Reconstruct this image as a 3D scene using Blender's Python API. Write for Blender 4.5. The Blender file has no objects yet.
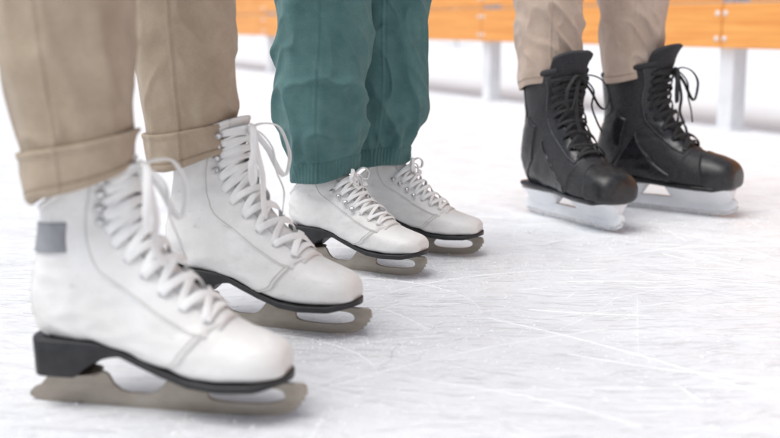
import bpy, math, random
import numpy as np
from mathutils import Vector, noise, Matrix
random.seed(7); rng=np.random.default_rng(7)
scene=bpy.context.scene
COL=scene.collection

# ---------------------------------------------------------------- materials
def new_mat(name):
    m=bpy.data.materials.new(name); m.use_nodes=True
    nt=m.node_tree; b=nt.nodes['Principled BSDF']; return m,nt,b
def N(nt,t,**kw):
    n=nt.nodes.new(t)
    for k,v in kw.items():
        if k in n.inputs: n.inputs[k].default_value=v
        else: setattr(n,k,v)
    return n
def ramp(nt,src,p0,c0,p1,c1):
    r=nt.nodes.new('ShaderNodeValToRGB'); e=r.color_ramp.elements
    e[0].position=p0; e[0].color=c0; e[1].position=p1; e[1].color=c1
    nt.links.new(src,r.inputs[0]); return r.outputs[0]
def c4(c): return (c[0],c[1],c[2],1)
def surf(name,c1,c2,scale=20,rough=(.4,.6),metal=0,bscale=300,bstr=.1,bdist=.001,stretch=(1,1,1),spec=.5,detail=6,p=(.35,.65),sheen=0,coat=0):
    m,nt,b=new_mat(name); L=nt.links.new
    tc=N(nt,'ShaderNodeTexCoord'); mp=N(nt,'ShaderNodeMapping'); mp.inputs['Scale'].default_value=stretch
    L(tc.outputs['Object'],mp.inputs[0])
    n1=N(nt,'ShaderNodeTexNoise',Scale=scale,Detail=detail,Roughness=.6); L(mp.outputs[0],n1.inputs['Vector'])
    L(ramp(nt,n1.outputs['Fac'],p[0],c4(c1),p[1],c4(c2)),b.inputs['Base Color'])
    mr=N(nt,'ShaderNodeMapRange'); mr.inputs['To Min'].default_value=rough[0]; mr.inputs['To Max'].default_value=rough[1]
    L(n1.outputs['Fac'],mr.inputs[0]); L(mr.outputs[0],b.inputs['Roughness'])
    b.inputs['Metallic'].default_value=metal; b.inputs['Specular IOR Level'].default_value=spec
    b.inputs['Sheen Weight'].default_value=sheen; b.inputs['Coat Weight'].default_value=coat
    n2=N(nt,'ShaderNodeTexNoise',Scale=bscale,Detail=4); L(mp.outputs[0],n2.inputs['Vector'])
    bp=N(nt,'ShaderNodeBump',Strength=bstr,Distance=bdist); L(n2.outputs['Fac'],bp.inputs['Height']); L(bp.outputs[0],b.inputs['Normal'])
    return m

def leather_mat():
    m,nt,b=new_mat('white_leather'); L=nt.links.new
    tc=N(nt,'ShaderNodeTexCoord')
    n1=N(nt,'ShaderNodeTexNoise',Scale=14,Detail=8,Roughness=.65); L(tc.outputs['Object'],n1.inputs['Vector'])
    base=ramp(nt,n1.outputs['Fac'],.32,(.73,.715,.69,1),.62,(.815,.81,.80,1))
    mp=N(nt,'ShaderNodeMapping'); mp.inputs['Scale'].default_value=(1,1.2,3.2); mp.inputs['Rotation'].default_value=(0,.5,.2); L(tc.outputs['Object'],mp.inputs[0])
    n2=N(nt,'ShaderNodeTexNoise',Scale=45,Detail=9,Roughness=.75,Distortion=.6); L(mp.outputs[0],n2.inputs['Vector'])
    sc=ramp(nt,n2.outputs['Fac'],.59,(0,0,0,1),.71,(.55,.55,.55,1))
    mx=N(nt,'ShaderNodeMix',data_type='RGBA'); L(sc,mx.inputs['Factor']); L(base,mx.inputs[6]); mx.inputs[7].default_value=(.42,.39,.36,1)
    L(mx.outputs[2],b.inputs['Base Color'])
    L(ramp(nt,n1.outputs['Fac'],.3,(.36,.36,.36,1),.7,(.52,.52,.52,1)),b.inputs['Roughness'])
    v=N(nt,'ShaderNodeTexNoise',Scale=55,Detail=8,Roughness=.6,Distortion=.5); L(tc.outputs['Object'],v.inputs['Vector'])
    bp=N(nt,'ShaderNodeBump',Strength=.5,Distance=.0028); L(v.outputs['Fac'],bp.inputs['Height']); L(bp.outputs[0],b.inputs['Normal'])
    return m
M_leather=leather_mat()
M_lace=surf('white_lace',(.82,.82,.81),(.89,.89,.88),60,(.8,.9),bscale=900,bstr=.5,bdist=.0006)
M_sole=surf('black_sole',(.008,.008,.010),(.022,.022,.024),60,(.35,.55),bscale=200,bstr=.1)
M_blade=surf('worn_blade_steel',(.27,.23,.19),(.43,.39,.34),14,(.34,.52),metal=.6,bscale=220,bstr=.2,stretch=(1,1,2.5),p=(.30,.70))
M_steel=surf('polished_steel',(.55,.55,.56),(.7,.7,.71),50,(.2,.35),metal=.9,bscale=300,bstr=.05)
M_eye=surf('nickel_eyelet',(.50,.50,.51),(.65,.65,.65),50,(.25,.35),metal=1,bstr=.02)
M_stitch=surf('stitch_thread',(.48,.46,.43),(.55,.53,.50),300,(.8,.9))
M_patch=surf('grey_patch',(.24,.245,.265),(.30,.305,.325),40,(.5,.6),bscale=400)
M_lining=surf('dark_lining',(.03,.03,.032),(.05,.05,.055),80,(.8,.95),bscale=500,bstr=.3)
M_hblack=surf('black_boot_shell',(.008,.008,.010),(.018,.018,.021),40,(.18,.36),bscale=200,bstr=.18,bdist=.0008)
M_hcap=surf('black_toe_cap',(.010,.010,.011),(.026,.026,.028),70,(.28,.48),bscale=120,bstr=.25)
M_hmesh=surf('black_nylon',(.010,.010,.012),(.036,.036,.04),420,(.45,.65),bscale=900,bstr=.5,p=(.45,.6))
M_hfelt=surf('grey_felt',(.022,.022,.026),(.045,.045,.05),300,(.8,.95),bscale=900,bstr=.6)
M_hgrey=surf('grey_trim',(.05,.05,.055),(.12,.12,.13),60,(.35,.5))
M_hlace=surf('black_lace',(.012,.012,.013),(.03,.03,.032),200,(.75,.9),bscale=900,bstr=.5)
M_holder=surf('white_plastic_holder',(.78,.79,.82),(.84,.85,.87),30,(.25,.4),bscale=80,bstr=.05)
def fabric(name,c1,c2,ns=26,fine=1300,bstr=.5):
    m,nt,b=new_mat(name); L=nt.links.new
    tc=N(nt,'ShaderNodeTexCoord')
    n1=N(nt,'ShaderNodeTexNoise',Scale=ns,Detail=8,Roughness=.6); L(tc.outputs['Object'],n1.inputs['Vector'])
    n3=N(nt,'ShaderNodeTexNoise',Scale=fine,Detail=2); L(tc.outputs['Object'],n3.inputs['Vector'])
    base=ramp(nt,n1.outputs['Fac'],.3,c4(c1),.7,c4(c2))
    mm=N(nt,'ShaderNodeMix',data_type='RGBA',blend_type='MULTIPLY'); mm.inputs['Factor'].default_value=.55
    L(base,mm.inputs[6]); L(ramp(nt,n3.outputs['Fac'],.3,(.6,.6,.6,1),.6,(1,1,1,1)),mm.inputs[7])
    L(mm.outputs[2],b.inputs['Base Color']); b.inputs['Roughness'].default_value=.9; b.inputs['Specular IOR Level'].default_value=.2
    b.inputs['Sheen Weight'].default_value=.12
    n4=N(nt,'ShaderNodeTexNoise',Scale=90,Detail=6,Roughness=.7); L(tc.outputs['Object'],n4.inputs['Vector'])
    ad=N(nt,'ShaderNodeMath',operation='MULTIPLY_ADD'); L(n3.outputs['Fac'],ad.inputs[0]); ad.inputs[1].default_value=.35; L(n4.outputs['Fac'],ad.inputs[2])
    bp=N(nt,'ShaderNodeBump',Strength=bstr,Distance=.0015); L(ad.outputs[0],bp.inputs['Height']); L(bp.outputs[0],b.inputs['Normal'])
    return m
M_khaki=fabric('khaki_twill',(.38,.30,.22),(.48,.39,.295))
M_khaki2=fabric('sand_twill',(.50,.385,.31),(.59,.47,.39))
M_teal=fabric('teal_fleece',(.072,.158,.158),(.108,.212,.208),ns=34,fine=1000)
M_thread=surf('khaki_thread',(.28,.21,.14),(.34,.26,.18),200,(.8,.9))

# ---------------------------------------------------------------- mesh helpers
def add_obj(name,verts,faces,mat,parent=None,smooth=True):
    me=bpy.data.meshes.new(name); me.from_pydata([tuple(map(float,v)) for v in verts],[],faces); me.validate(); me.update()
    if smooth: me.polygons.foreach_set('use_smooth',[True]*len(me.polygons))
    o=bpy.data.objects.new(name,me); COL.objects.link(o)
    if mat: me.materials.append(mat)
    if parent: o.parent=parent
    return o
class MB:
    """mesh accumulator"""
    def __init__(s): s.v=[]; s.f=[]
    def grid(s,P,closed_v=False,closed_u=False,cap0=False,cap1=False):
        n,m,_=P.shape; b=len(s.v); s.v.extend(P.reshape(-1,3).tolist())
        for i in range(n if closed_u else n-1):
            i2=(i+1)%n
            for j in range(m if closed_v else m-1):
                j2=(j+1)%m
                s.f.append((b+i*m+j,b+i*m+j2,b+i2*m+j2,b+i2*m+j))
        if cap0: s.f.append(tuple(b+j for j in range(m))[::-1])
        if cap1: s.f.append(tuple(b+(n-1)*m+j for j in range(m)))
    def obj(s,name,mat,parent=None,smooth=True): return add_obj(name,s.v,s.f,mat,parent,smooth)
def cr(K,t):
    """catmull-rom over rows of K at param array t"""
    K=np.asarray(K,float); t=np.clip(np.asarray(t,float),0,len(K)-1-1e-9); i=np.floor(t).astype(int); f=(t-i)[...,None]
    n=len(K)
    def g(j):
        lo=np.where((j<0)[...,None],2*K[0]-K[1],K[np.clip(j,0,n-1)]); return np.where((j>n-1)[...,None],2*K[-1]-K[-2],lo)
    p0,p1,p2,p3=g(i-1),g(i),g(i+1),g(i+2)
    return .5*((2*p1)+(-p0+p2)*f+(2*p0-5*p1+4*p2-p3)*f*f+(-p0+3*p1-3*p2+p3)*f**3)
def sweep(mb,pts,nrm,w,h,seg=10,closed=False):
    """flattened lace / cord: w half width, h half thickness, nrm = array or None"""
    P=np.asarray(pts,float); n=len(P)
    T=np.gradient(P,axis=0)
    if closed:
        T=np.roll(P,-1,0)-np.roll(P,1,0)
    T/=np.linalg.norm(T,axis=1)[:,None]+1e-12
    if nrm is None:
        nn=np.zeros_like(P); cur=np.array([.2,.1,1.]);
        for i in range(n):
            cur=cur-T[i]*cur.dot(T[i]); cur/=np.linalg.norm(cur)+1e-12; nn[i]=cur
    else:
        nn=np.asarray(nrm,float); nn=nn-T*(nn*T).sum(1)[:,None]; nn/=np.linalg.norm(nn,axis=1)[:,None]+1e-12
    B=np.cross(T,nn); a=np.linspace(0,2*np.pi,seg,endpoint=False)
    ca=np.sign(np.cos(a))*np.abs(np.cos(a))**.7; sa=np.sign(np.sin(a))*np.abs(np.sin(a))**.8
    G=P[:,None]+B[:,None]*ca[None,:,None]*w+nn[:,None]*sa[None,:,None]*h
    mb.grid(G,closed_v=True,closed_u=closed,cap0=not closed,cap1=not closed)
def outline(name,loops,half,mat,parent,bev=.0006):
    cu=bpy.data.curves.new(name,'CURVE'); cu.dimensions='2D'; cu.fill_mode='BOTH'; cu.extrude=half-bev; cu.bevel_depth=bev; cu.bevel_resolution=1
    for lp in loops:
        sp=cu.splines.new('POLY'); sp.points.add(len(lp)-1); sp.use_cyclic_u=True
        for i,(x,z) in enumerate(lp): sp.points[i].co=(x,z,0,1)
    o=bpy.data.objects.new(name,cu); COL.objects.link(o); bpy.context.view_layer.update()
    dg=bpy.context.evaluated_depsgraph_get(); me=bpy.data.meshes.new_from_object(o.evaluated_get(dg))
    bpy.data.objects.remove(o); me.transform(Matrix.Rotation(math.radians(90),4,'X'))
    o=bpy.data.objects.new(name,me); COL.objects.link(o); me.materials.clear(); me.materials.append(mat); o.parent=parent; return o
def smoothloop(pts,k=5):
    P=np.array(pts,float); n=len(P); out=[]
    for i in range(n):
        p0,p1,p2,p3=P[(i-1)%n],P[i],P[(i+1)%n],P[(i+2)%n]
        for f in np.linspace(0,1,k,endpoint=False):
            out.append(tuple(.5*((2*p1)+(-p0+p2)*f+(2*p0-5*p1+4*p2-p3)*f*f+(-p0+3*p1-3*p2+p3)*f**3)))
    return out
def empty(name,loc,rotz=0,scale=(1,1,1)):
    e=bpy.data.objects.new(name,None); COL.objects.link(e); e.location=loc; e.rotation_euler=(0,0,rotz); e.scale=scale; e.empty_display_size=.1; return e
def torus(mb,c,n,R,r,a=12,b=6):
    n=np.array(n,float); n/=np.linalg.norm(n); t=np.cross(n,[0,1,.1]); t/=np.linalg.norm(t); u=np.cross(n,t)
    A=np.linspace(0,2*np.pi,a,endpoint=False); Bq=np.linspace(0,2*np.pi,b,endpoint=False)
    rad=np.cos(A)[:,None]*t+np.sin(A)[:,None]*u
    G=np.asarray(c)+rad[:,None]*(R+r*np.cos(Bq))[None,:,None]+n*(r*np.sin(Bq))[None,:,None]
    mb.grid(G,closed_v=True,closed_u=True)
def knob(mb,c,n,prof,seg=10):
    n=np.array(n,float); n/=np.linalg.norm(n); t=np.cross(n,[0,1,.1]); t/=np.linalg.norm(t); u=np.cross(n,t)
    A=np.linspace(0,2*np.pi,seg,endpoint=False)
    G=np.array([[np.asarray(c)+n*h+(math.cos(x)*t+math.sin(x)*u)*r for x in A] for r,h in prof])
    mb.grid(G,closed_v=True,cap1=True)

class Loft:
    """boot surface: each key = Tx,Tz,Bx,Bz,w,c,p,ycentre  (profile points, half width, centre fraction, boxiness)"""
    def __init__(s,K,seed=0,wr=.0): s.K=np.array(K,float); s.n=len(K); s.seed=seed; s.wr=wr
    def raw(s,S,A):
        k=cr(s.K,S); T=k[...,0:2]; B=k[...,2:4]; w=k[...,4]; c=k[...,5]; p=k[...,6]; yc=k[...,7]
        d=T-B; C=B+d*c[...,None]; ca=np.cos(A); sa=np.sin(A)
        up=ca>0; q=np.where(up,.90,p)
        along=np.sign(ca)*np.abs(ca)**q*np.where(up,1-c,c); lat=np.sign(sa)*np.abs(sa)**q*w
        xz=C+d*along[...,None]
        return np.stack([xz[...,0],lat+yc,xz[...,1]],-1)
    def nrm(s,S,A):
        e=1e-3; S0=np.clip(S,.05,s.n-1.05)
        ds=s.raw(S0+e,A)-s.raw(S0-e,A); da=s.raw(S0,A+.01)-s.raw(S0,A-.01)
        n=np.cross(ds,da); ctr=.5*(s.raw(S0,A*0)+s.raw(S0,A*0+np.pi)); n/=np.linalg.norm(n,axis=-1)[...,None]+1e-12
        sg=np.sign(((s.raw(S0,A)-ctr)*n).sum(-1)); return n*sg[...,None]
    def P(s,S,A,off=0):
        S=np.asarray(S,float); A=np.asarray(A,float); S,A=np.broadcast_arrays(S,A)
        p=s.raw(S,A); n=s.nrm(S,A); o=np.asarray(off,float)
        if s.wr>0:
            flat=p.reshape(-1,3); w=np.array([(1-2.4*abs(noise.noise(Vector((x*22+s.seed,y*20,z*55)))))*.5+noise.noise(Vector((x*55,y*55+s.seed,z*55)))*.45 for x,y,z in flat]).reshape(p.shape[:-1])
            env=np.exp(-((S-8.5)/3.2)**2)*.9+.25; env=env*np.clip(S/2,0,1); o=o+w*s.wr*env
        return p+n*np.asarray(o)[...,None]
def panel(mb,L,s0,s1,a0,a1,off,ns=40,na=30,thin=.0018):
    """s0(a),s1 const, a0(s),a1(s) callables; raised panel with turned edge"""
    u=np.concatenate([[0,.012],np.linspace(.04,.96,na),[.988,1]]); v=np.concatenate([[0,.012],np.linspace(.04,.96,ns),[.988,1]])
    ou=np.ones(len(u)); ou[[0,-1]]=0; ov=np.ones(len(v)); ov[[0,-1]]=0
    U,V=np.meshgrid(u,v); S=s0+(s1-s0)*V if not callable(s0) else None
    if callable(s0):
        S=s0(U)+(s1-s0(U))*V
    A=a0(S)+(a1(S)-a0(S))*U
    O=off*np.minimum(ou[None,:],ov[:,None])-.0004*(1-np.minimum(ou[None,:],ov[:,None]))
    mb.grid(L.P(S,A,O))

def lace_up(L,parent,rows,aE,mat,off,w=.0030,h=.0011,hooks=4,seed=0,bow=1.0,droop=1.0,eyemat=None,sc=1.0):
    r=random.Random(seed); mb=MB(); eb=MB()
    rows=list(rows); n=len(rows)
    def pt(s,a,o): return L.P(np.array([s]),np.array([a]),o)[0]
    for i,s in enumerate(rows):
        for sg in (1,-1):
            c=pt(s,sg*aE(s),off); nn=L.nrm(np.array([s]),np.array([sg*aE(s)]))[0]
            if i<n-hooks: torus(eb,c+nn*.0004,nn,.0030,.0009)
            else: knob(eb,pt(s,sg*(aE(s)+.10),off),L.nrm(np.array([s]),np.array([sg*(aE(s)+.10)]))[0],[(.0022,0),(.0018,.004),(.0042,.0048),(.0046,.0058),(.003,.0068)])
    for i in range(n-1):
        for sg in (1,-1):
            t=np.linspace(0,1,16); s=rows[i]+(rows[i+1]-rows[i])*t; a=sg*(aE(rows[i])*(1-t)-aE(rows[i+1])*t)*1.04
            o=off+.0016+.0050*np.sin(np.pi*t)+(.0014 if sg>0 else 0)+.0009*np.sin(t*9+i*2+sg+seed)
            o[0]=off-.001; o[-1]=off+.001
            P=L.P(s,a,0)+L.nrm(s,a)*np.asarray(o)[:,None]; P+=np.array([r.uniform(-.0014,.0014) for _ in range(3)])*np.sin(np.pi*t)[:,None]
            nn=L.nrm(s,a)
            tw=r.uniform(-.7,.7); Bn=np.cross(np.gradient(P,axis=0),nn); Bn/=np.linalg.norm(Bn,axis=1)[:,None]
            sweep(mb,P,nn+Bn*(tw*np.sin(np.pi*t))[:,None],w,h)
    t=np.linspace(-1,1,10); s=np.full(10,rows[0]); a=t*aE(rows[0]); P=L.P(s,a,0)+L.nrm(s,a)*(off+.0014+.002*(1-t*t))[:,None]; sweep(mb,P,L.nrm(s,a),w,h)
    # bow
    K=pt(rows[-1],0,off+.008); nn=L.nrm(np.array([rows[-1]]),np.array([0.]))[0]
    Y=np.array([0,1.,0]); Z=np.array([0,0,1.])
    t=np.linspace(-1,1,10); s=np.full(10,rows[-1]); a=t*aE(rows[-1]); P=L.P(s,a,0)+L.nrm(s,a)*(off+.002+.006*(1-t*t))[:,None]; sweep(mb,P,L.nrm(s,a),w,h)
    kk=[K+Y*.004*math.cos(x)+Z*.004*math.sin(x)+nn*.0025*math.sin(x*.5) for x in np.linspace(0,2*np.pi,14,endpoint=False)]
    sweep(mb,kk,None,.0030,.0030,closed=True)
    for sg in (1,-1):
        j=lambda q:r.uniform(-q,q)
        loop=[(0,0,0),(.014,.012,.008),(.032,.024,.006+j(.004)),(.046+j(.004),.030,-.012),(.050,.030,-.034*droop+j(.004)),(.042,.028,-.052*droop),(.030,.024,-.045*droop),(.018,.016,-.022),(.006,.006,-.006),(0,0,0)]
        Q=np.array([K+(Y*sg*a_+nn*b_+Z*c_)*bow for a_,b_,c_ in loop]); sweep(mb,cr(Q,np.linspace(0,len(Q)-1,60)),None,w*.95,h)
        tail=[(0,0,0),(.010,.012,-.004),(.020,.022,-.020),(.018+j(.006),.026,-.045),(.026+j(.008),.030,-.070*droop),(.022+j(.01),.036,-.092*droop)]
        Q=np.array([K+(Y*sg*a_+nn*b_+Z*c_)*bow for a_,b_,c_ in tail]); sweep(mb,cr(Q,np.linspace(0,len(Q)-1,40)),None,w*.95,h)
    mb.obj('laces',mat,parent); eb.obj('eyelets',eyemat or M_eye,parent)

# ---------------------------------------------------------------- figure skate
FK=[(.2745,.064,.2745,.054,.007,.4,.6,.000),
(.2725,.074,.2725,.049,.023,.4,.6,.000),
(.262,.083,.261,.046,.0345,.38,.55,.000),
(.243,.0905,.240,.045,.0415,.36,.5,.000),
(.218,.0995,.212,.044,.0455,.34,.5,.001),
(.190,.1155,.178,.046,.0450,.32,.5,.001),
(.165,.136,.145,.054,.0405,.34,.55,.001),
(.146,.158,.110,.065,.036,.36,.6,0),
(.130,.180,.070,.0755,.0345,.38,.6,0),
(.118,.200,.030,.0765,.0335,.42,.65,0),
(.111,.215,.006,.086,.033,.48,.8,0),
(.107,.228,-.003,.108,.033,.5,.9,0),
(.105,.241,.000,.140,.0345,.5,.95,0),
(.106,.254,.008,.175,.037,.5,1,0),
(.109,.266,.012,.205,.040,.5,1,0),
(.113,.278,.011,.232,.043,.5,1,0),
(.116,.286,.009,.252,.045,.5,1,0)]
def zt(x): return np.interp(x,[-.01,.055,.08,.10,.12,.145,.18,.21,.25,.278],[.0765,.0765,.0745,.069,.062,.054,.0462,.0442,.0455,.051])
def figure_skate(loc,psi,scale,seed,up=1.0,patch=False,lw=.0040,bow=1.0,smax=16,tong=.008,lrow=14.9,bx=1.0,back=0,nrow=11,droop=1.0,lz=0):
    e=empty('figure_skate',loc,-math.radians(psi),(scale,)*3)
    K=np.array(FK)
    for i in range(len(K)):
        for xi,zi in ((0,1),(2,3)):
            z0=float(zt(K[i,xi])); 
            if K[i,zi]>z0: K[i,zi]=z0+(K[i,zi]-z0)*up
        K[i,0]-=back*min(1,max(0,(i-8)/3))
    L=Loft(K,seed*3.1,.0030)
    S=np.concatenate([np.linspace(0.001,1,8)[:-1],np.linspace(1,smax,110)]); A=np.linspace(-np.pi,np.pi,72,endpoint=False)
    mb=MB(); mb.grid(L.P(S[:,None],A[None,:]),closed_v=True,cap0=True); mb.obj('boot_upper',M_leather,e)
    at=lambda s:np.interp(s,[4,5,6.5,9,13,16],[.22,.42,.50,.54,.52,.56])
    ae=lambda s:np.interp(s,[4,5,6.5,9,13,16],[.42,.66,.78,.84,.82,.84])
    sm=smax-.1
    mb=MB()
    for sg in (1,-1):
        panel(mb,L,lambda U:4.15+2.6*U**1.2,sm,lambda s,sg=sg:sg*at(s),lambda s,sg=sg:sg*(np.pi-.02)+s*0,.0016,60,44)
    mb.obj('quarter_panels',M_leather,e)
    mb=MB()   # facing reinforcement + backstay
    for sg in (1,-1):
        panel(mb,L,4.5,sm-.1,lambda s,sg=sg:sg*(at(s)+.015),lambda s,sg=sg:sg*(at(s)+.62+.12*np.sin((s-4.5)*.3)),.0030,50,12)
        panel(mb,L,9.4,sm-.05,lambda s,sg=sg:sg*(np.pi-.40+.03*(s-9)),lambda s,sg=sg:sg*np.pi+s*0,.0030,40,8)
    mb.obj('facings_and_backstay',M_leather,e)
    mb=MB()   # tongue: padded strip rising above the throat
    s=np.linspace(4.2,smax,50); a=np.linspace(-.60,.60,14); G=L.P(s[:,None],a[None,:],-.001+.0028*np.cos(a*2.4)[None,:]+s[:,None]*0)
    if tong>0:
        top=[]
        for k in range(1,7):
            f=k/6; g=G[-1]+np.array([.35,0,1.])*tong*f; g[:,2]-=tong*.5*f*(a/.6)**4; top.append(g)
        G=np.concatenate([G,np.array(top)])
    mb.grid(G)
    o=mb.obj('tongue',M_leather,e); so_=o.modifiers.new('s','SOLIDIFY'); so_.thickness=.003; so_.offset=0
    mb=MB()   # stitching
    for sg in (1,-1):
        s=np.linspace(4.7,sm-.2,160); 
        for d in (.62,.0):
            a=sg*(at(s)+(.05 if d==0 else .57+.12*np.sin((s-4.5)*.3))); sweep(mb,L.P(s,a,.0032),L.nrm(s,a),.0005,.0004,6)
        U=np.linspace(.02,.97,90); ss=4.15+2.6*U**1.2+.12; a=sg*(at(ss)+(np.pi-.02-at(ss))*U); sweep(mb,L.P(ss,a,.0017),L.nrm(ss,a),.0005,.0004,6)
        sweep(mb,L.P(ss+.16,a,.0017),L.nrm(ss,a),.0005,.0004,6)
        s=np.linspace(9.6,sm-.2,80); a=sg*(np.pi-.36+.03*(s-9)); sweep(mb,L.P(s,a,.0031),L.nrm(s,a),.0005,.0004,6)
    mb.obj('stitching',M_stitch,e)
    mb=MB(); a=np.linspace(.6,2*np.pi-.6,80); s=np.full(80,sm+.03); sweep(mb,L.P(s,a,.0008),L.nrm(s,a),.003,.003,8); mb.obj('top_binding',M_leather,e)
    if patch:
        mb=MB(); sv=np.linspace(8,min(smax,15.5),160)
        for sg in (1,-1):
            aa=np.linspace(1.55,np.pi,26); zz=np.concatenate([[0,.0006],np.linspace(.002,.030,8),[.0315,.032]]); oo=np.ones(len(zz)); oo[[0,-1]]=0
            Sg=np.zeros((len(zz),len(aa))); Ag=np.zeros_like(Sg)
            for j,x in enumerate(aa):
                zc=L.raw(sv,np.full_like(sv,sg*x))[:,2]
                Sg[:,j]=np.interp(.166+zz+.004*(np.pi-x),zc,sv); Ag[:,j]=sg*x
            Of=.0046*oo[:,None]*np.where(aa<1.58,0,1)[None,:]
            mb.grid(L.P(Sg,Ag,Of))
        mb.obj('heel_patch',M_patch,e)
    # sole and heel
    X=np.concatenate([-.004+.012*np.linspace(0,1,10)**2,np.linspace(.010,.262,84),.279-.017*np.linspace(.95,0,12)**2])
    W=np.interp(X,[.0,.03,.06,.10,.14,.18,.215,.245,.262,.28],[.031,.0325,.031,.0275,.034,.044,.0475,.0445,.039,.032])
    W=W*np.sqrt(np.clip(1-np.clip((.012-X)/.0162,0,1)**2,0.0,1))*np.sqrt(np.clip(1-np.clip((X-.248)/.0312,0,1)**2,.0,1))+.0005
    top=zt(X)+.0008
    bot=np.where(X<.050,.0365,zt(X)-.0072); tt=np.clip((X-.048)/.052,0,1); hb=.0365; bot=np.where((X>=.048)&(X<.10),hb+(zt(np.full_like(X,.10))-.0072-hb)*(1-(1-tt)**2.0),bot)
    rows=[]
    for x,w,z1,z0 in zip(X,W,top,bot):
        wb=w*(1-.12*min(1,(z1-z0)/.04)); c=.0012
        rows.append([(x,-w+c,z1),(x,-w,z1-c),(x,-wb,z0+c),(x,-wb+c,z0),(x,wb-c,z0),(x,wb,z0+c),(x,w,z1-c),(x,w-c,z1)])
    mb=MB(); mb.grid(np.array(rows),closed_v=True,cap0=True,cap1=True); o=mb.obj('sole_and_heel',M_sole,e)
    # blade
    teeth=[]
    for k,(x,z) in enumerate([(.2775,.0095),(.2825,.0145),(.2868,.0200),(.2898,.0260)]):
        teeth+= [(x,z),(x+.0035,z+.0012)]
    outer=[(-.018,.0085),(-.0175,.005),(-.012,.0025),(.0,.0012),(.03,.0003),(.08,0),(.15,0),(.20,.0004),(.24,.0018),(.262,.0045),(.272,.0062)]+teeth+[(.2935,.031),(.292,.0365),(.288,.0385),(.276,.0382),(.262,.0375),(.150,.0385),(.143,.034),(.137,.026),(.130,.019),(.122,.0155),(.100,.0150),(.088,.0175),(.080,.024),(.074,.034),(.070,.0365),(.010,.0365),(.006,.033),(.002,.025),(-.004,.018),(-.012,.0145)]
    hole=smoothloop([(.196,.0135),(.225,.0125),(.252,.0145),(.268,.0195),(.2705,.0265),(.262,.0315),(.235,.0325),(.200,.0325),(.187,.026),(.186,.018)],4)
    o=outline('blade',[outer,hole[::-1]],.0022,M_blade,e); o.scale=(bx,1,1)
    mb=MB()
    for xs,ws in (((.004,.034,.066),(.018,.024,.018)),((.148,.20,.262),(.020,.033,.026))):
        x=np.linspace(xs[0],xs[2],16); w=np.interp(x,xs,ws)*np.sqrt(np.clip(1-np.abs((x-xs[0])/(xs[2]-xs[0])*2-1)**6,0.02,1))
        z=np.where(x<.1,.0365,zt(x)-.0072); rows=[[(a_,-b_,c_+.0008),(a_,-b_,c_-.0018),(a_,b_,c_-.0018),(a_,b_,c_+.0008)] for a_,b_,c_ in zip(x,w,z)]
        mb.grid(np.array(rows),closed_v=True,cap0=True,cap1=True)
    mb.obj('mounting_plates',M_blade,e,False)
    lace_up(L,e,np.linspace(4.75,lrow,nrow),ae,M_lace,.0030,w=lw,seed=seed,bow=bow,hooks=4,droop=droop)
    return e
ra=math.radians
figure_skate((-.372,1.140,.004),12,1.0,1,patch=True,smax=14.3,tong=0,lrow=13.6,lw=.0046)
figure_skate((-.298,1.486,.004),21,1.0,2,smax=15.4,tong=.002,lrow=14.4,bow=1.1,lw=.0046)
figure_skate((-.162,1.842,.004),29,.90,3,up=.80,lw=.0033,bow=.62,smax=12.2,tong=0,lrow=8.6,bx=.955,back=.009,nrow=7,droop=.6)
figure_skate((-.068,1.974,.004),20,.88,4,up=.80,lw=.0033,bow=.62,smax=12.2,tong=0,lrow=8.8,bx=.955,back=.009,nrow=7,droop=.6)

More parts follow.
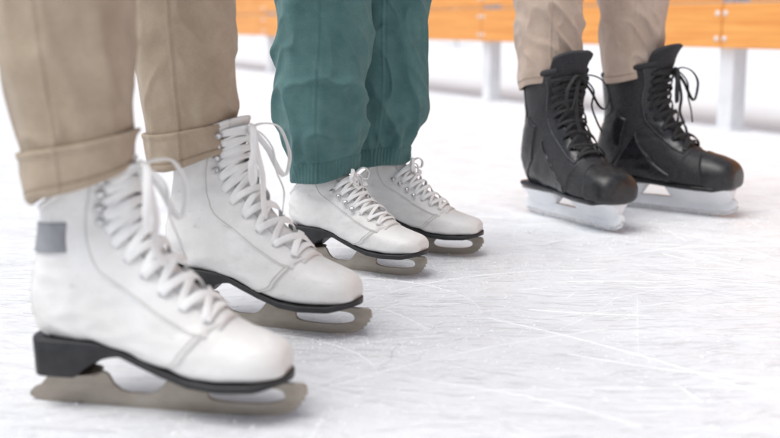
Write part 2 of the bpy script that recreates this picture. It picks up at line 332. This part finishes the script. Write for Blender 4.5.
# ---------------------------------------------------------------- hockey skate
HK=[(.3035,.088,.3035,.074,.012,.45,.6,0),
(.3015,.101,.301,.065,.031,.42,.55,0),
(.291,.113,.288,.061,.0435,.40,.5,0),
(.268,.122,.264,.060,.050,.38,.45,0),
(.240,.129,.232,.060,.052,.36,.45,0),
(.208,.142,.196,.061,.050,.36,.5,0),
(.184,.161,.160,.063,.0455,.38,.6,0),
(.165,.183,.120,.065,.0415,.4,.65,0),
(.150,.206,.075,.067,.040,.42,.7,0),
(.140,.229,.035,.068,.040,.45,.75,0),
(.136,.247,.008,.082,.040,.5,.85,0),
(.135,.262,-.005,.110,.043,.5,.9,0),
(.137,.276,.001,.150,.046,.5,.95,0),
(.141,.289,.009,.190,.047,.5,1,0),
(.145,.302,.007,.235,.050,.5,1,0),
(.149,.314,.000,.285,.053,.5,1,0)]
def hockey_skate(loc,psi,scale,seed):
    e=empty('hockey_skate',loc,-math.radians(psi),(scale,)*3)
    L=Loft(HK,seed*2.3,.0022)
    S=np.concatenate([np.linspace(0.001,1,8)[:-1],np.linspace(1,15,100)]); A=np.linspace(-np.pi,np.pi,72,endpoint=False)
    mb=MB(); mb.grid(L.P(S[:,None],A[None,:]),closed_v=True,cap0=True); mb.obj('boot_shell',M_hmesh,e)
    at=lambda s:np.interp(s,[4.5,6,9,13,15],[.30,.46,.54,.56,.66]); ae=lambda s:at(s)+.24
    mb=MB()
    for sg in (1,-1): panel(mb,L,lambda U:4.6+1.2*U,14.9,lambda s,sg=sg:sg*at(s),lambda s,sg=sg:sg*(np.pi-.02)+s*0,.0022,50,40)
    mb.obj('quarter_package',M_hmesh,e)
    mb=MB()
    for sg in (1,-1):
        panel(mb,L,5.0,14.7,lambda s,sg=sg:sg*(at(s)+.01),lambda s,sg=sg:sg*(at(s)+.50),.0046,50,12)
        panel(mb,L,5.6,9.2,lambda s,sg=sg:sg*(1.75-.12*(s-5.6)),lambda s,sg=sg:sg*np.pi+s*0,.0044,30,20)
        panel(mb,L,9.3,12.6,lambda s,sg=sg:sg*(1.45+.22*np.abs(s-10.9)),lambda s,sg=sg:sg*np.pi+s*0,.0050,30,20)
        panel(mb,L,12.75,14.97,lambda s,sg=sg:sg*(2.1+.15*(s-13)),lambda s,sg=sg:sg*np.pi+s*0,.0048,20,14)
    mb.obj('facings_heel_and_tendon_guard',M_hblack,e)
    mb=MB(); s=np.concatenate([np.linspace(.02,1,8),np.linspace(1.1,3.7,26)]); a=np.linspace(-np.pi,np.pi,72,endpoint=False)
    off=np.where(s>3.65,0,.0034); SS=s[:,None]+.55*np.cos(a)[None,:]*np.clip((s[:,None]-1)/2.7,0,1)
    mb.grid(L.P(SS,a[None,:]+0*s[:,None],off[:,None]+0*a[None,:]),closed_v=True,cap0=True); mb.obj('toe_cap',M_hcap,e)
    mb=MB()   # piping along the panel edges
    for sg in (1,-1):
        s=np.linspace(5.1,14.6,120); a=sg*(at(s)+.46); sweep(mb,L.P(s,a,.0048),L.nrm(s,a),.0007,.0005,6)
        s=np.linspace(5.8,9.1,60); a=sg*(1.75-.12*(s-5.6)+.05); sweep(mb,L.P(s,a,.0046),L.nrm(s,a),.0006,.0004,6)
    mb.obj('trim_lines',M_hgrey,e)
    # tongue
    mb=MB(); s=np.linspace(4.8,15,50); a=np.linspace(-1.0,1.0,24); G=L.P(s[:,None],a[None,:],-.002+.007*np.cos(a*1.5)[None,:]*np.clip((s[:,None]-5)/4,0,1))
    ext=[]
    for k in range(1,13):
        f=k/12; g=G[-1]+np.array([.004*f+.012*f*f,0,.034*f]); g[:,2]-=.012*f*np.abs(a)**3; g[:,1]*=1+.08*f; ext.append(g)
    mb.grid(np.concatenate([G,np.array(ext)])); o=mb.obj('tongue',M_hfelt,e); sm=o.modifiers.new('s','SOLIDIFY'); sm.thickness=.008; sm.offset=-1
    bv=o.modifiers.new('b','BEVEL'); bv.width=.003; bv.segments=2
    mb=MB(); a=np.linspace(.7,2*np.pi-.7,80); s=np.full(80,14.93); sweep(mb,L.P(s,a,.0005),L.nrm(s,a),.006,.0055,10); mb.obj('padded_collar',M_hfelt,e)
    mb=MB(); a=np.linspace(0,2*np.pi,48,endpoint=False); s=np.linspace(11,14.9,14); mb.grid(L.P(s[:,None],a[None,:],-.008),closed_v=True,cap0=True); mb.obj('lining',M_lining,e)
    # outsole
    X=np.concatenate([-.004+.012*np.linspace(0,1,10)**2,np.linspace(.012,.28,60),.304-.024*np.linspace(.97,0,12)**2])
    W=np.interp(X,[0,.04,.08,.13,.18,.23,.265,.305],[.034,.037,.035,.036,.044,.050,.050,.044])
    W=W*np.sqrt(np.clip(1-np.clip((.014-X)/.0185,0,1)**2,0,1))*np.sqrt(np.clip(1-np.clip((X-.262)/.043,0,1)**2,0,1))+.0005
    zz=np.interp(X,[0,.05,.12,.2,.27,.305],[.0675,.0665,.0645,.061,.0605,.068])
    mb=MB(); mb.grid(np.array([[(x,-w,z+.004),(x,-w-.0012,z),(x,-w+.002,z-.005),(x,w-.002,z-.005),(x,w+.0012,z),(x,w,z+.004)] for x,w,z in zip(X,W,zz)]),closed_v=True,cap0=True,cap1=True); mb.obj('outsole',M_hblack,e)
    mb=MB()
    for x0,x1 in ((-.004,.110),(.150,.298)):
        rows=[]
        for f in np.linspace(0,1,12):
            z=.022+.0365*f; sh=.016*(1-f)**1.5; xa,xb=x0+sh*(.2 if x0<0 else 1.4),x1-sh*(1.4 if x0<0 else .1); hw=.0058+.030*f**2.0
            th=np.linspace(0,2*np.pi,40,endpoint=False); cx=(xa+xb)/2; hx=(xb-xa)/2
            rows.append([(cx+hx*math.copysign(abs(math.cos(q))**.45,math.cos(q)),hw*math.copysign(abs(math.sin(q))**.6,math.sin(q)),z) for q in th])
        mb.grid(np.array(rows),closed_v=True,cap0=True,cap1=True)
    mb.obj('holder_pedestals',M_holder,e)
    outline('holder_rail',[[(-.010,.020),(-.006,.014),(.05,.0125),(.15,.012),(.24,.0125),(.288,.015),(.303,.023),(.305,.032),(.296,.040),(.27,.034),(.2,.031),(.13,.032),(.07,.031),(.02,.034),(-.006,.030)]],.0058,M_holder,e,.0012)
    outline('runner',[[(-.013,.018),(-.010,.008),(.0,.003),(.03,.0006),(.09,0),(.2,0),(.25,.001),(.285,.005),(.303,.013),(.309,.024),(.300,.024),(.288,.0165),(.24,.0135),(.0,.0135),(-.006,.019)]],.0017,M_steel,e,.0004)
    lace_up(L,e,np.linspace(5.2,13.9,9),ae,M_hlace,.0048,w=.0038,h=.0014,hooks=0,seed=seed,bow=1.05,eyemat=M_hgrey)
    return e
hockey_skate((.306,2.362,.004),62,1.0,5)
hockey_skate((.480,2.470,.004),38,1.03,6)

# ---------------------------------------------------------------- trousers
def leg_fn(keys,seed,amp,kz,hemz,side,rib=0,tilt=1.0):
    K=np.array(keys,float)
    zs=K[:,0]
    def R(th,z):
        i=np.interp(z,zs,np.arange(len(zs))); k=cr(K,np.array([i]))[0]; _,cx,cy,rx,ry=k
        env=.40+.60*math.exp(-max(0,z-hemz)/.18); env*=min(1,.12+max(0,z-hemz)/.07)
        c,s_=math.cos(th),math.sin(th)
        zz=z+tilt*.05*c+.04*s_+.025*noise.noise(Vector((c*.9+seed,s_*.9,z*5)))
        n1=noise.noise(Vector((c*.8+seed,s_*.8,zz*kz))); n2=noise.noise(Vector((c*1.5,s_*1.5+seed,zz*kz*1.7+3))); n3=noise.noise(Vector((c*3.5,s_*3.5+seed*2,zz*kz*2.5)))
        n4=noise.noise(Vector((c*1.3+seed*3,s_*1.3,z*4)))
        r1=1/(1+(n1/.15)**2); r2=1/(1+(n2/.16)**2)
        w=r1*.85+r2*.40+n3*.12
        d=amp*env*(w-.5)+amp*.6*n4
        if rib: # gathers into the elastic
            g=math.exp(-((z-hemz-.055)/.026)**2); d+=.0026*g*math.sin(th*11+5*n4+seed)*(.7+n1)
        ds=math.atan2(math.sin(th-side),math.cos(th-side)); d+=.0014*math.exp(-(ds/.028)**2)-.0010*math.exp(-((ds-.06)/.03)**2)
        return cx+(rx+d)*c, cy+(ry+d)*s_, d
    return R
def trousers(name_parent,loc,legs,mat,hip,cuff,seed):
    e=empty(name_parent,(loc[0],loc[1],.004)); off=np.array([loc[0],loc[1],.004])
    mb=MB(); mc=MB(); ms=MB()
    NA=220; TH=np.linspace(0,2*np.pi,NA,endpoint=False)
    for li,(keys,hemz,sd,amp,kz,hemtilt) in enumerate(legs):
        full=list(keys)
        last=keys[-1]; hx,hy=hip
        sep=[(last[1]-hx)*.55,(last[2]-hy)*.55]
        H=hipz[seed]
        full.append((H*.72 if H*.72>last[0]+.03 else last[0]+.04,hx+sep[0]*1.1,hy+sep[1]*1.1,last[3]*1.12,last[4]*1.12))
        full.append((H,hx+sep[0]*.6,hy+sep[1]*.6,last[3]*1.25,last[4]*1.25))
        R=leg_fn(full,sd,amp,kz,hemz,-math.pi/2-.1,rib=1 if cuff=='rib' else 0)
        tz=lambda th,z:z+hemtilt[0]*math.cos(th-hemtilt[1])*max(0,1-(z-hemz)/.14)+.0020*math.sin(3*th+sd)*max(0,1-(z-hemz)/.08)
        def ring(z,o,wave=0):
            out=[]
            for th in TH:
                x,y,d=R(th,max(z,hemz)); c,s_=math.cos(th),math.sin(th); oo=o
                if wave: oo+=wave*math.sin(th*55)
                out.append((x+oo*c-off[0],y+oo*s_-off[1],tz(th,z)-off[2]))
            return out
        Z=np.concatenate([np.linspace(hemz,hemz+.30,150),np.linspace(hemz+.305,H,50)])
        if cuff=='roll':
            Z0=np.concatenate([[hemz+.004],Z[Z>hemz+.006]])
            mb.grid(np.array([ring(z,-.001) for z in Z0]),closed_v=True,cap1=True)
            h=.044
            prof=[(hemz+.030,-.006),(hemz+.006,-.0055),(hemz+.001,-.004),(hemz-.0008,-.001),(hemz,.0025),(hemz+.004,.0048),(hemz+.008,.0046),(hemz+.010,.0040)]+[(hemz+z,.0044+.0008*math.sin(z*90)) for z in np.linspace(.014,h-.006,10)]+[(hemz+h-.003,.0056),(hemz+h,.0056),(hemz+h+.0014,.0040),(hemz+h+.0006,.0015),(hemz+h-.004,.0002)]
            mc.grid(np.array([ring(z,o) for z,o in prof]),closed_v=True)
            for zz in (.0095,):
                P=np.array(ring(hemz+zz,.0048)); sweep(ms,P,None,.0005,.0005,5,closed=True)
        elif cuff=='rib':
            mb.grid(np.array([ring(z,-.001 if z<hemz+.034 else 0) for z in Z if z>hemz+.026]),closed_v=True,cap1=True)
            prof=[(hemz+.02,-.006),(hemz+.002,-.0055),(hemz,-.003),(hemz,.0005),(hemz+.003,.0022),(hemz+.010,.0026),(hemz+.020,.0024),(hemz+.028,.0012),(hemz+.0335,-.001),(hemz+.035,-.003)]
            mc.grid(np.array([ring(z,o,.0008) for z,o in prof]),closed_v=True)
        else:
            mb.grid(np.array([ring(z,-.004) for z in (hemz+.03,hemz+.012,hemz+.002)]+[ring(hemz,-.001)]+[ring(z,0) for z in Z[1:]]),closed_v=True,cap1=True)
            P=np.array(ring(hemz+.014,.0004)); sweep(ms,P,None,.0005,.0005,5,closed=True)
    H=hipz[seed]; rows=[]
    hw=.17 if seed!=1 else .12
    for f in np.linspace(0,1,14):
        z=H*.93+H*.24*f; r=hw*(.55+.45*math.sin(min(1,f*1.8)*math.pi/2))*(1-.15*f)
        rows.append([(hip[0]+r*.75*math.cos(t)-off[0],hip[1]+r*math.sin(t)-off[1],z-off[2]) for t in TH[::4]])
    mb.grid(np.array(rows),closed_v=True,cap0=True,cap1=True)
    mb.obj('trousers',mat,e); 
    if mc.v: mc.obj('cuffs',mat,e)
    if ms.v: ms.obj('hem_stitching',M_thread,e)
    return e
hipz={0:.86,1:.60,2:.90}
# woman with rolled khaki trousers
trousers('person',(-.28,1.30),[
 ([(.23,-.316,1.112,.050,.052),(.28,-.318,1.114,.055,.057),(.36,-.325,1.118,.067,.066),(.46,-.330,1.122,.073,.074),(.58,-.325,1.13,.078,.080)],.243,1.7,.0085,9,(.017,0)),
 ([(.20,-.262,1.458,.051,.052),(.26,-.264,1.460,.057,.057),(.34,-.267,1.462,.066,.066),(.46,-.272,1.465,.072,.072),(.58,-.274,1.462,.078,.078)],.226,4.2,.0095,9,(.014,0))],
 M_khaki,(-.32,1.29),'roll',0)
# child with teal sweatpants
trousers('person',(-.06,1.88),[
 ([(.155,-.112,1.812,.054,.052),(.185,-.112,1.810,.056,.054),(.215,-.112,1.808,.066,.064),(.28,-.112,1.806,.072,.070),(.38,-.106,1.808,.075,.074),(.47,-.104,1.810,.078,.078)],.156,2.9,.0185,10,(.010,.2)),
 ([(.155,-.022,1.950,.050,.050),(.185,-.020,1.950,.052,.052),(.215,-.014,1.948,.060,.060),(.28,-.006,1.945,.064,.064),(.38,-.006,1.945,.066,.066),(.47,-.006,1.945,.070,.070)],.160,6.4,.0185,10,(.006,0))],
 M_teal,(-.06,1.88),'rib',1)
# adult with sand trousers
trousers('person',(.45,2.35),[
 ([(.27,.334,2.306,.061,.062),(.31,.332,2.306,.064,.065),(.36,.330,2.308,.067,.067),(.46,.330,2.308,.072,.072),(.58,.333,2.31,.078,.080)],.280,8.8,.0135,12,(.012,5.3)),
 ([(.27,.534,2.428,.062,.063),(.31,.530,2.430,.065,.066),(.36,.528,2.430,.069,.069),(.46,.526,2.428,.074,.074),(.58,.525,2.42,.080,.082)],.284,11.3,.0135,12,(.012,5.6))],
 M_khaki2,(.43,2.38),'plain',2)

# ---------------------------------------------------------------- ice, snow ground
def ice_mat():
    m,nt,b=new_mat('rink_ice'); L=nt.links.new
    tc=N(nt,'ShaderNodeTexCoord')
    big=N(nt,'ShaderNodeTexNoise',Scale=3.0,Detail=10,Roughness=.72); L(tc.outputs['Object'],big.inputs['Vector'])
    col=ramp(nt,big.outputs['Fac'],.36,(.800,.818,.855,1),.60,(.865,.876,.902,1))
    cur=col; hts=[]
    for k,(rot,sc,st) in enumerate(((.35,9,55),(-.5,8,60),(1.2,10,50),(2.3,7,60),(.9,18,45),(-.15,16,50))):
        nz=N(nt,'ShaderNodeTexNoise',Scale=.9+.3*k,Detail=2); L(tc.outputs['Object'],nz.inputs['Vector'])
        ad=N(nt,'ShaderNodeVectorMath',operation='MULTIPLY_ADD'); L(nz.outputs['Color'],ad.inputs[0]); ad.inputs[1].default_value=(.5,.5,0); L(tc.outputs['Object'],ad.inputs[2])
        mp=N(nt,'ShaderNodeMapping'); mp.inputs['Rotation'].default_value=(0,0,rot); mp.inputs['Scale'].default_value=(1,st/4,1); mp.inputs['Location'].default_value=(k*3.3,k,k); L(ad.outputs[0],mp.inputs[0])
        n=N(nt,'ShaderNodeTexNoise',Scale=sc,Detail=3,Roughness=.5); L(mp.outputs[0],n.inputs['Vector'])
        f=ramp(nt,n.outputs['Fac'],.635,(0,0,0,1),.675,(1,1,1,1)); hts.append(f)
        mx=N(nt,'ShaderNodeMix',data_type='RGBA'); mm=N(nt,'ShaderNodeMath',operation='MULTIPLY'); L(f,mm.inputs[0]); mm.inputs[1].default_value=.6
        L(mm.outputs[0],mx.inputs['Factor']); L(cur,mx.inputs[6]); mx.inputs[7].default_value=(.93,.933,.94,1) if k%3 else (.75,.77,.81,1); cur=mx.outputs[2]
    L(cur,b.inputs['Base Color'])
    fr=N(nt,'ShaderNodeTexNoise',Scale=9,Detail=8,Roughness=.7); L(tc.outputs['Object'],fr.inputs['Vector'])
    L(ramp(nt,fr.outputs['Fac'],.38,(.34,.34,.34,1),.60,(.72,.72,.72,1)),b.inputs['Roughness'])
    b.inputs['IOR'].default_value=1.31
    fn=N(nt,'ShaderNodeTexNoise',Scale=110,Detail=8,Roughness=.75); L(tc.outputs['Object'],fn.inputs['Vector'])
    s=fn.outputs['Fac']
    for i,h in enumerate(hts):
        a=N(nt,'ShaderNodeMath',operation='MULTIPLY_ADD'); L(h,a.inputs[0]); a.inputs[1].default_value=.6 if i%2==0 else -.6; L(s,a.inputs[2]); s=a.outputs[0]
    bp=N(nt,'ShaderNodeBump',Strength=.8,Distance=.003); L(s,bp.inputs['Height']); L(bp.outputs[0],b.inputs['Normal'])
    return m
M_ice=ice_mat()
M_snow=surf('snow',(.76,.77,.80),(.82,.83,.85),1.5,(.7,.9),bscale=25,bstr=.5,bdist=.02,spec=.3)
d=np.array([-.4126,.911]); q=np.array([-.911,-.4126])   # fence direction, inward normal
p1=np.array([1.286,4.25])
add_obj('ground',[(-400,-400,-.004),(400,-400,-.004),(400,400,-.004),(-400,400,-.004)],[(0,1,2,3)],M_snow,smooth=False)
base=p1-q*.12
def W(a,b): v=base+d*a+q*b; return (v[0],v[1])
c=[W(-18,0),W(34,0),W(34,24),W(-18,24)]
add_obj('ice_rink',[(x,y,.004) for x,y in c],[(0,3,2,1)],M_ice,smooth=False)
mb=MB()
for i in range(2000):
    x=rng.uniform(-2.2,2.6); y=.7+5.8*rng.random()**1.2; ang=rng.normal(.1,.9); Ln=rng.uniform(.03,.32)*(1 if rng.random()<.88 else 2.8); kx=rng.normal(0,2.2); w=rng.uniform(.0003,.0008)*(1+.2*y)
    n=16; t=np.linspace(0,1,n); th=ang+kx*t*Ln; dx=np.cumsum(np.cos(th))*Ln/n; dy=np.cumsum(np.sin(th))*Ln/n
    P=np.stack([x+dx,y+dy],1); nn=np.stack([-np.sin(th),np.cos(th)],1); ww=w*np.sin(np.pi*np.clip(t,.02,.98))**.6*(1+.5*rng.normal(size=n)); ww=np.abs(ww)
    z0=.0036; hh=.0042+rng.uniform(.0001,.0007)
    G=np.stack([np.c_[P-nn*ww[:,None],np.full(n,z0)],np.c_[P,np.full(n,hh)],np.c_[P+nn*ww[:,None],np.full(n,z0)]],1); mb.grid(G)
M_frost=surf('frost',(.90,.90,.91),(.93,.935,.94),40,(.75,.9),bscale=400,bstr=.4,spec=.3)
mb.obj('ice_scratches',M_frost)
mb=MB()
ico=[(0,0,1),(.9,0,.25),(.28,.85,.3),(-.72,.53,.2),(-.72,-.53,.3),(.28,-.85,.2)]
foc=[(-.2,1.1),(-.05,1.4),(0,1.75),(.15,1.9),(.43,2.15),(.68,2.32)]
cl=[(rng.uniform(-1.5,2),.9+rng.random()*3,rng.uniform(.02,.12)) for _ in range(70)]
for i in range(20000):
    u=rng.random()
    if u<.25:
        f=foc[rng.integers(len(foc))]; x,y=f[0]+rng.normal(0,.13),f[1]+rng.normal(0,.10)
    elif u<.6:
        f=cl[rng.integers(len(cl))]; x,y=f[0]+rng.normal(0,f[2]*1.8),f[1]+rng.normal(0,f[2])
    else:
        x,y=rng.uniform(-2,2.6),.75+rng.random()**1.3*5
    r=rng.uniform(.0006,.0018)*(2.0 if rng.random()<.04 else 1); a=rng.uniform(0,6.28); b0=len(mb.v); sx=rng.uniform(.7,1.6)
    for (vx,vy,vz) in ico:
        X=vx*sx; Y=vy; mb.v.append([x+r*(X*math.cos(a)-Y*math.sin(a)),y+r*(X*math.sin(a)+Y*math.cos(a)),.0038+r*vz*.8])
    for k in range(5): mb.f.append((b0,b0+1+k,b0+1+(k+1)%5))
mb.obj('snow_crumbs',M_frost,smooth=False)

# ---------------------------------------------------------------- fences
def wood_mat():
    m,nt,b=new_mat('orange_stained_wood'); L=nt.links.new
    tc=N(nt,'ShaderNodeTexCoord'); mp=N(nt,'ShaderNodeMapping'); mp.inputs['Scale'].default_value=(.6,12,14); L(tc.outputs['Object'],mp.inputs[0])
    n=N(nt,'ShaderNodeTexNoise',Scale=4,Detail=8,Distortion=.8); L(mp.outputs[0],n.inputs['Vector'])
    L(ramp(nt,n.outputs['Fac'],.3,(.70,.26,.050,1),.7,(.85,.40,.10,1)),b.inputs['Base Color']); b.inputs['Roughness'].default_value=.45
    bp=N(nt,'ShaderNodeBump',Strength=.2,Distance=.002); L(n.outputs['Fac'],bp.inputs['Height']); L(bp.outputs[0],b.inputs['Normal']); return m
M_wood=wood_mat()
M_post=surf('white_painted_steel',(.68,.70,.73),(.78,.79,.81),12,(.35,.55),bscale=60,bstr=.1)
def boxm(mb,x0,x1,y0,y1,z0,z1,c=.004):
    R=[]
    for z,i in ((z0,c),(z0+c,0),(z1-c,0),(z1,c)):
        a,b_,e_,f_=x0+i,x1-i,y0+i,y1-i
        R.append([(a+c,e_,z),(b_-c,e_,z),(b_,e_+c,z),(b_,f_-c,z),(b_-c,f_,z),(a+c,f_,z),(a,f_-c,z),(a,e_+c,z)])
    mb.grid(np.array(R),closed_v=True,cap0=True,cap1=True)
def fence(start,ang,i0,i1,sp=1.87):
    e=empty('rink_fence',(start[0],start[1],0),ang); w=MB(); p=MB(); bl=MB()
    for i in range(i0,i1+1):
        x=i*sp; boxm(p,x-.04,x+.04,.0,.07,0,1.12); boxm(p,x-.06,x+.06,-.02,.09,.0045,.013,.002)
        if i<i1:
            for k in range(4):
                z=.318+.19*k; j=random.uniform(-.003,.003); boxm(w,x+.003,x+sp-.003,-.032,-.002,z+j,z+.165+j)
            boxm(w,x+.003,x+sp-.003,-.045,.085,1.123,1.155)
        for k in range(4):
            for dz in (.035,.13):
                for dx in (-.022,.022):
                    knob(bl,(x+dx,-.032,.318+.19*k+dz),(0,-1,0),[(.010,0),(.010,.003),(.007,.007),(.002,.009)],12)
    w.obj('boards',M_wood,e,False); p.obj('posts',M_post,e,False); bl.obj('bolts',M_post,e); return e
angf=math.atan2(-d[1],-d[0])
fence(p1,angf,-17,9)
f2=p1+d*33.5; fence((f2[0],f2[1]),math.atan2(q[1],q[0]),0,12)
f3=p1-q*7+d*0; fence((f3[0],f3[1]),angf,-17,9,2.6)
n=60; G=[]
for i in range(n):
    a=-20+60*i/n; row=[]
    for j in range(14):
        b=-(2.6+2.4*j/13); h=.30*math.sin(math.pi*j/13)*(.6+.8*noise.noise(Vector((a*.5,j*.2,0))))
        v=base+d*a+q*b; row.append((v[0],v[1],-.006+max(0,h)+.04*noise.noise(Vector((a,j*.6,3)))*math.sin(math.pi*j/13)))
    G.append(row)
mb=MB(); mb.grid(np.array(G)); mb.obj('snow_bank',M_snow)
M_bark=surf('bark',(.05,.04,.032),(.11,.09,.075),12,(.8,.9),bscale=40,bstr=.6,bdist=.01)
def tree(x,y,h,sd):
    r=random.Random(sd); mb=MB()
    def br(p,dr,Ln,rad,dep):
        pts=[np.array(p)]; dd=np.array(dr,float)
        for k in range(5):
            dd=dd+np.array([r.gauss(0,.10),r.gauss(0,.10),.05]); dd/=np.linalg.norm(dd); pts.append(pts[-1]+dd*Ln/5)
        A=np.linspace(0,2*np.pi,6,endpoint=False); rows=[]
        for k,pp in enumerate(pts):
            t=np.cross(dd,[.3,.9,.1]); t/=np.linalg.norm(t); u=np.cross(dd,t); rr=rad*(1-.55*k/5); rows.append([pp+(math.cos(a)*t+math.sin(a)*u)*rr for a in A])
        mb.grid(np.array(rows),closed_v=True)
        if dep<4:
            for k in range(5 if dep else 7):
                j=r.randint(2,5); v=dd*.7+np.array([r.gauss(0,.7),r.gauss(0,.7),r.uniform(.0,.5)]); v/=np.linalg.norm(v); br(pts[j],v,Ln*r.uniform(.45,.65),rad*.42,dep+1)
    br((0,0,-.05),(0,0,1),h*.5,h*.022,0)
    o=mb.obj('bare_tree',M_bark); o.location=(x,y,0)
for k,(a,b) in enumerate(((6,-16),(13,-19),(20,-15),(27,-20),(-2,-18),(40,4))):
    v=base+d*a+q*b; tree(v[0],v[1],8+k%3,k+1)

# ---------------------------------------------------------------- light
w=bpy.data.worlds.new('World'); scene.world=w; w.use_nodes=True; nt=w.node_tree; bg=nt.nodes['Background']
sky=nt.nodes.new('ShaderNodeTexSky'); sky.sky_type='NISHITA'; sky.sun_disc=False
EL=math.radians(66); AZ=math.radians(235)   # azimuth clockwise from +Y
sky.sun_elevation=EL; sky.sun_rotation=AZ; sky.dust_density=2; sky.air_density=1
hs=nt.nodes.new('ShaderNodeHueSaturation'); hs.inputs['Saturation'].default_value=.36; nt.links.new(sky.outputs[0],hs.inputs['Color']); nt.links.new(hs.outputs[0],bg.inputs[0]); bg.inputs[1].default_value=.15
sd=bpy.data.lights.new('sun','SUN'); sd.energy=2.45; sd.angle=math.radians(44); sd.color=(1,.975,.94); so=bpy.data.objects.new('sun',sd); COL.objects.link(so)
sdir=Vector((math.sin(AZ)*math.cos(EL),math.cos(AZ)*math.cos(EL),math.sin(EL)))
so.rotation_euler=sdir.to_track_quat('Z','Y').to_euler(); so.location=(-2,-3,6)

# ---------------------------------------------------------------- camera
cd=bpy.data.cameras.new('camera'); cam=bpy.data.objects.new('camera',cd); COL.objects.link(cam); scene.camera=cam
cd.sensor_width=36; cd.lens=50.77; cam.location=(0,0,.404); cam.rotation_euler=(math.radians(90-10.0),0,0); cd.clip_end=1500; cd.clip_start=.02
cd.dof.use_dof=True; cd.dof.focus_distance=1.70; cd.dof.aperture_fstop=3.6
scene.view_settings.view_transform='Standard'; scene.view_settings.look='None'; scene.view_settings.exposure=0
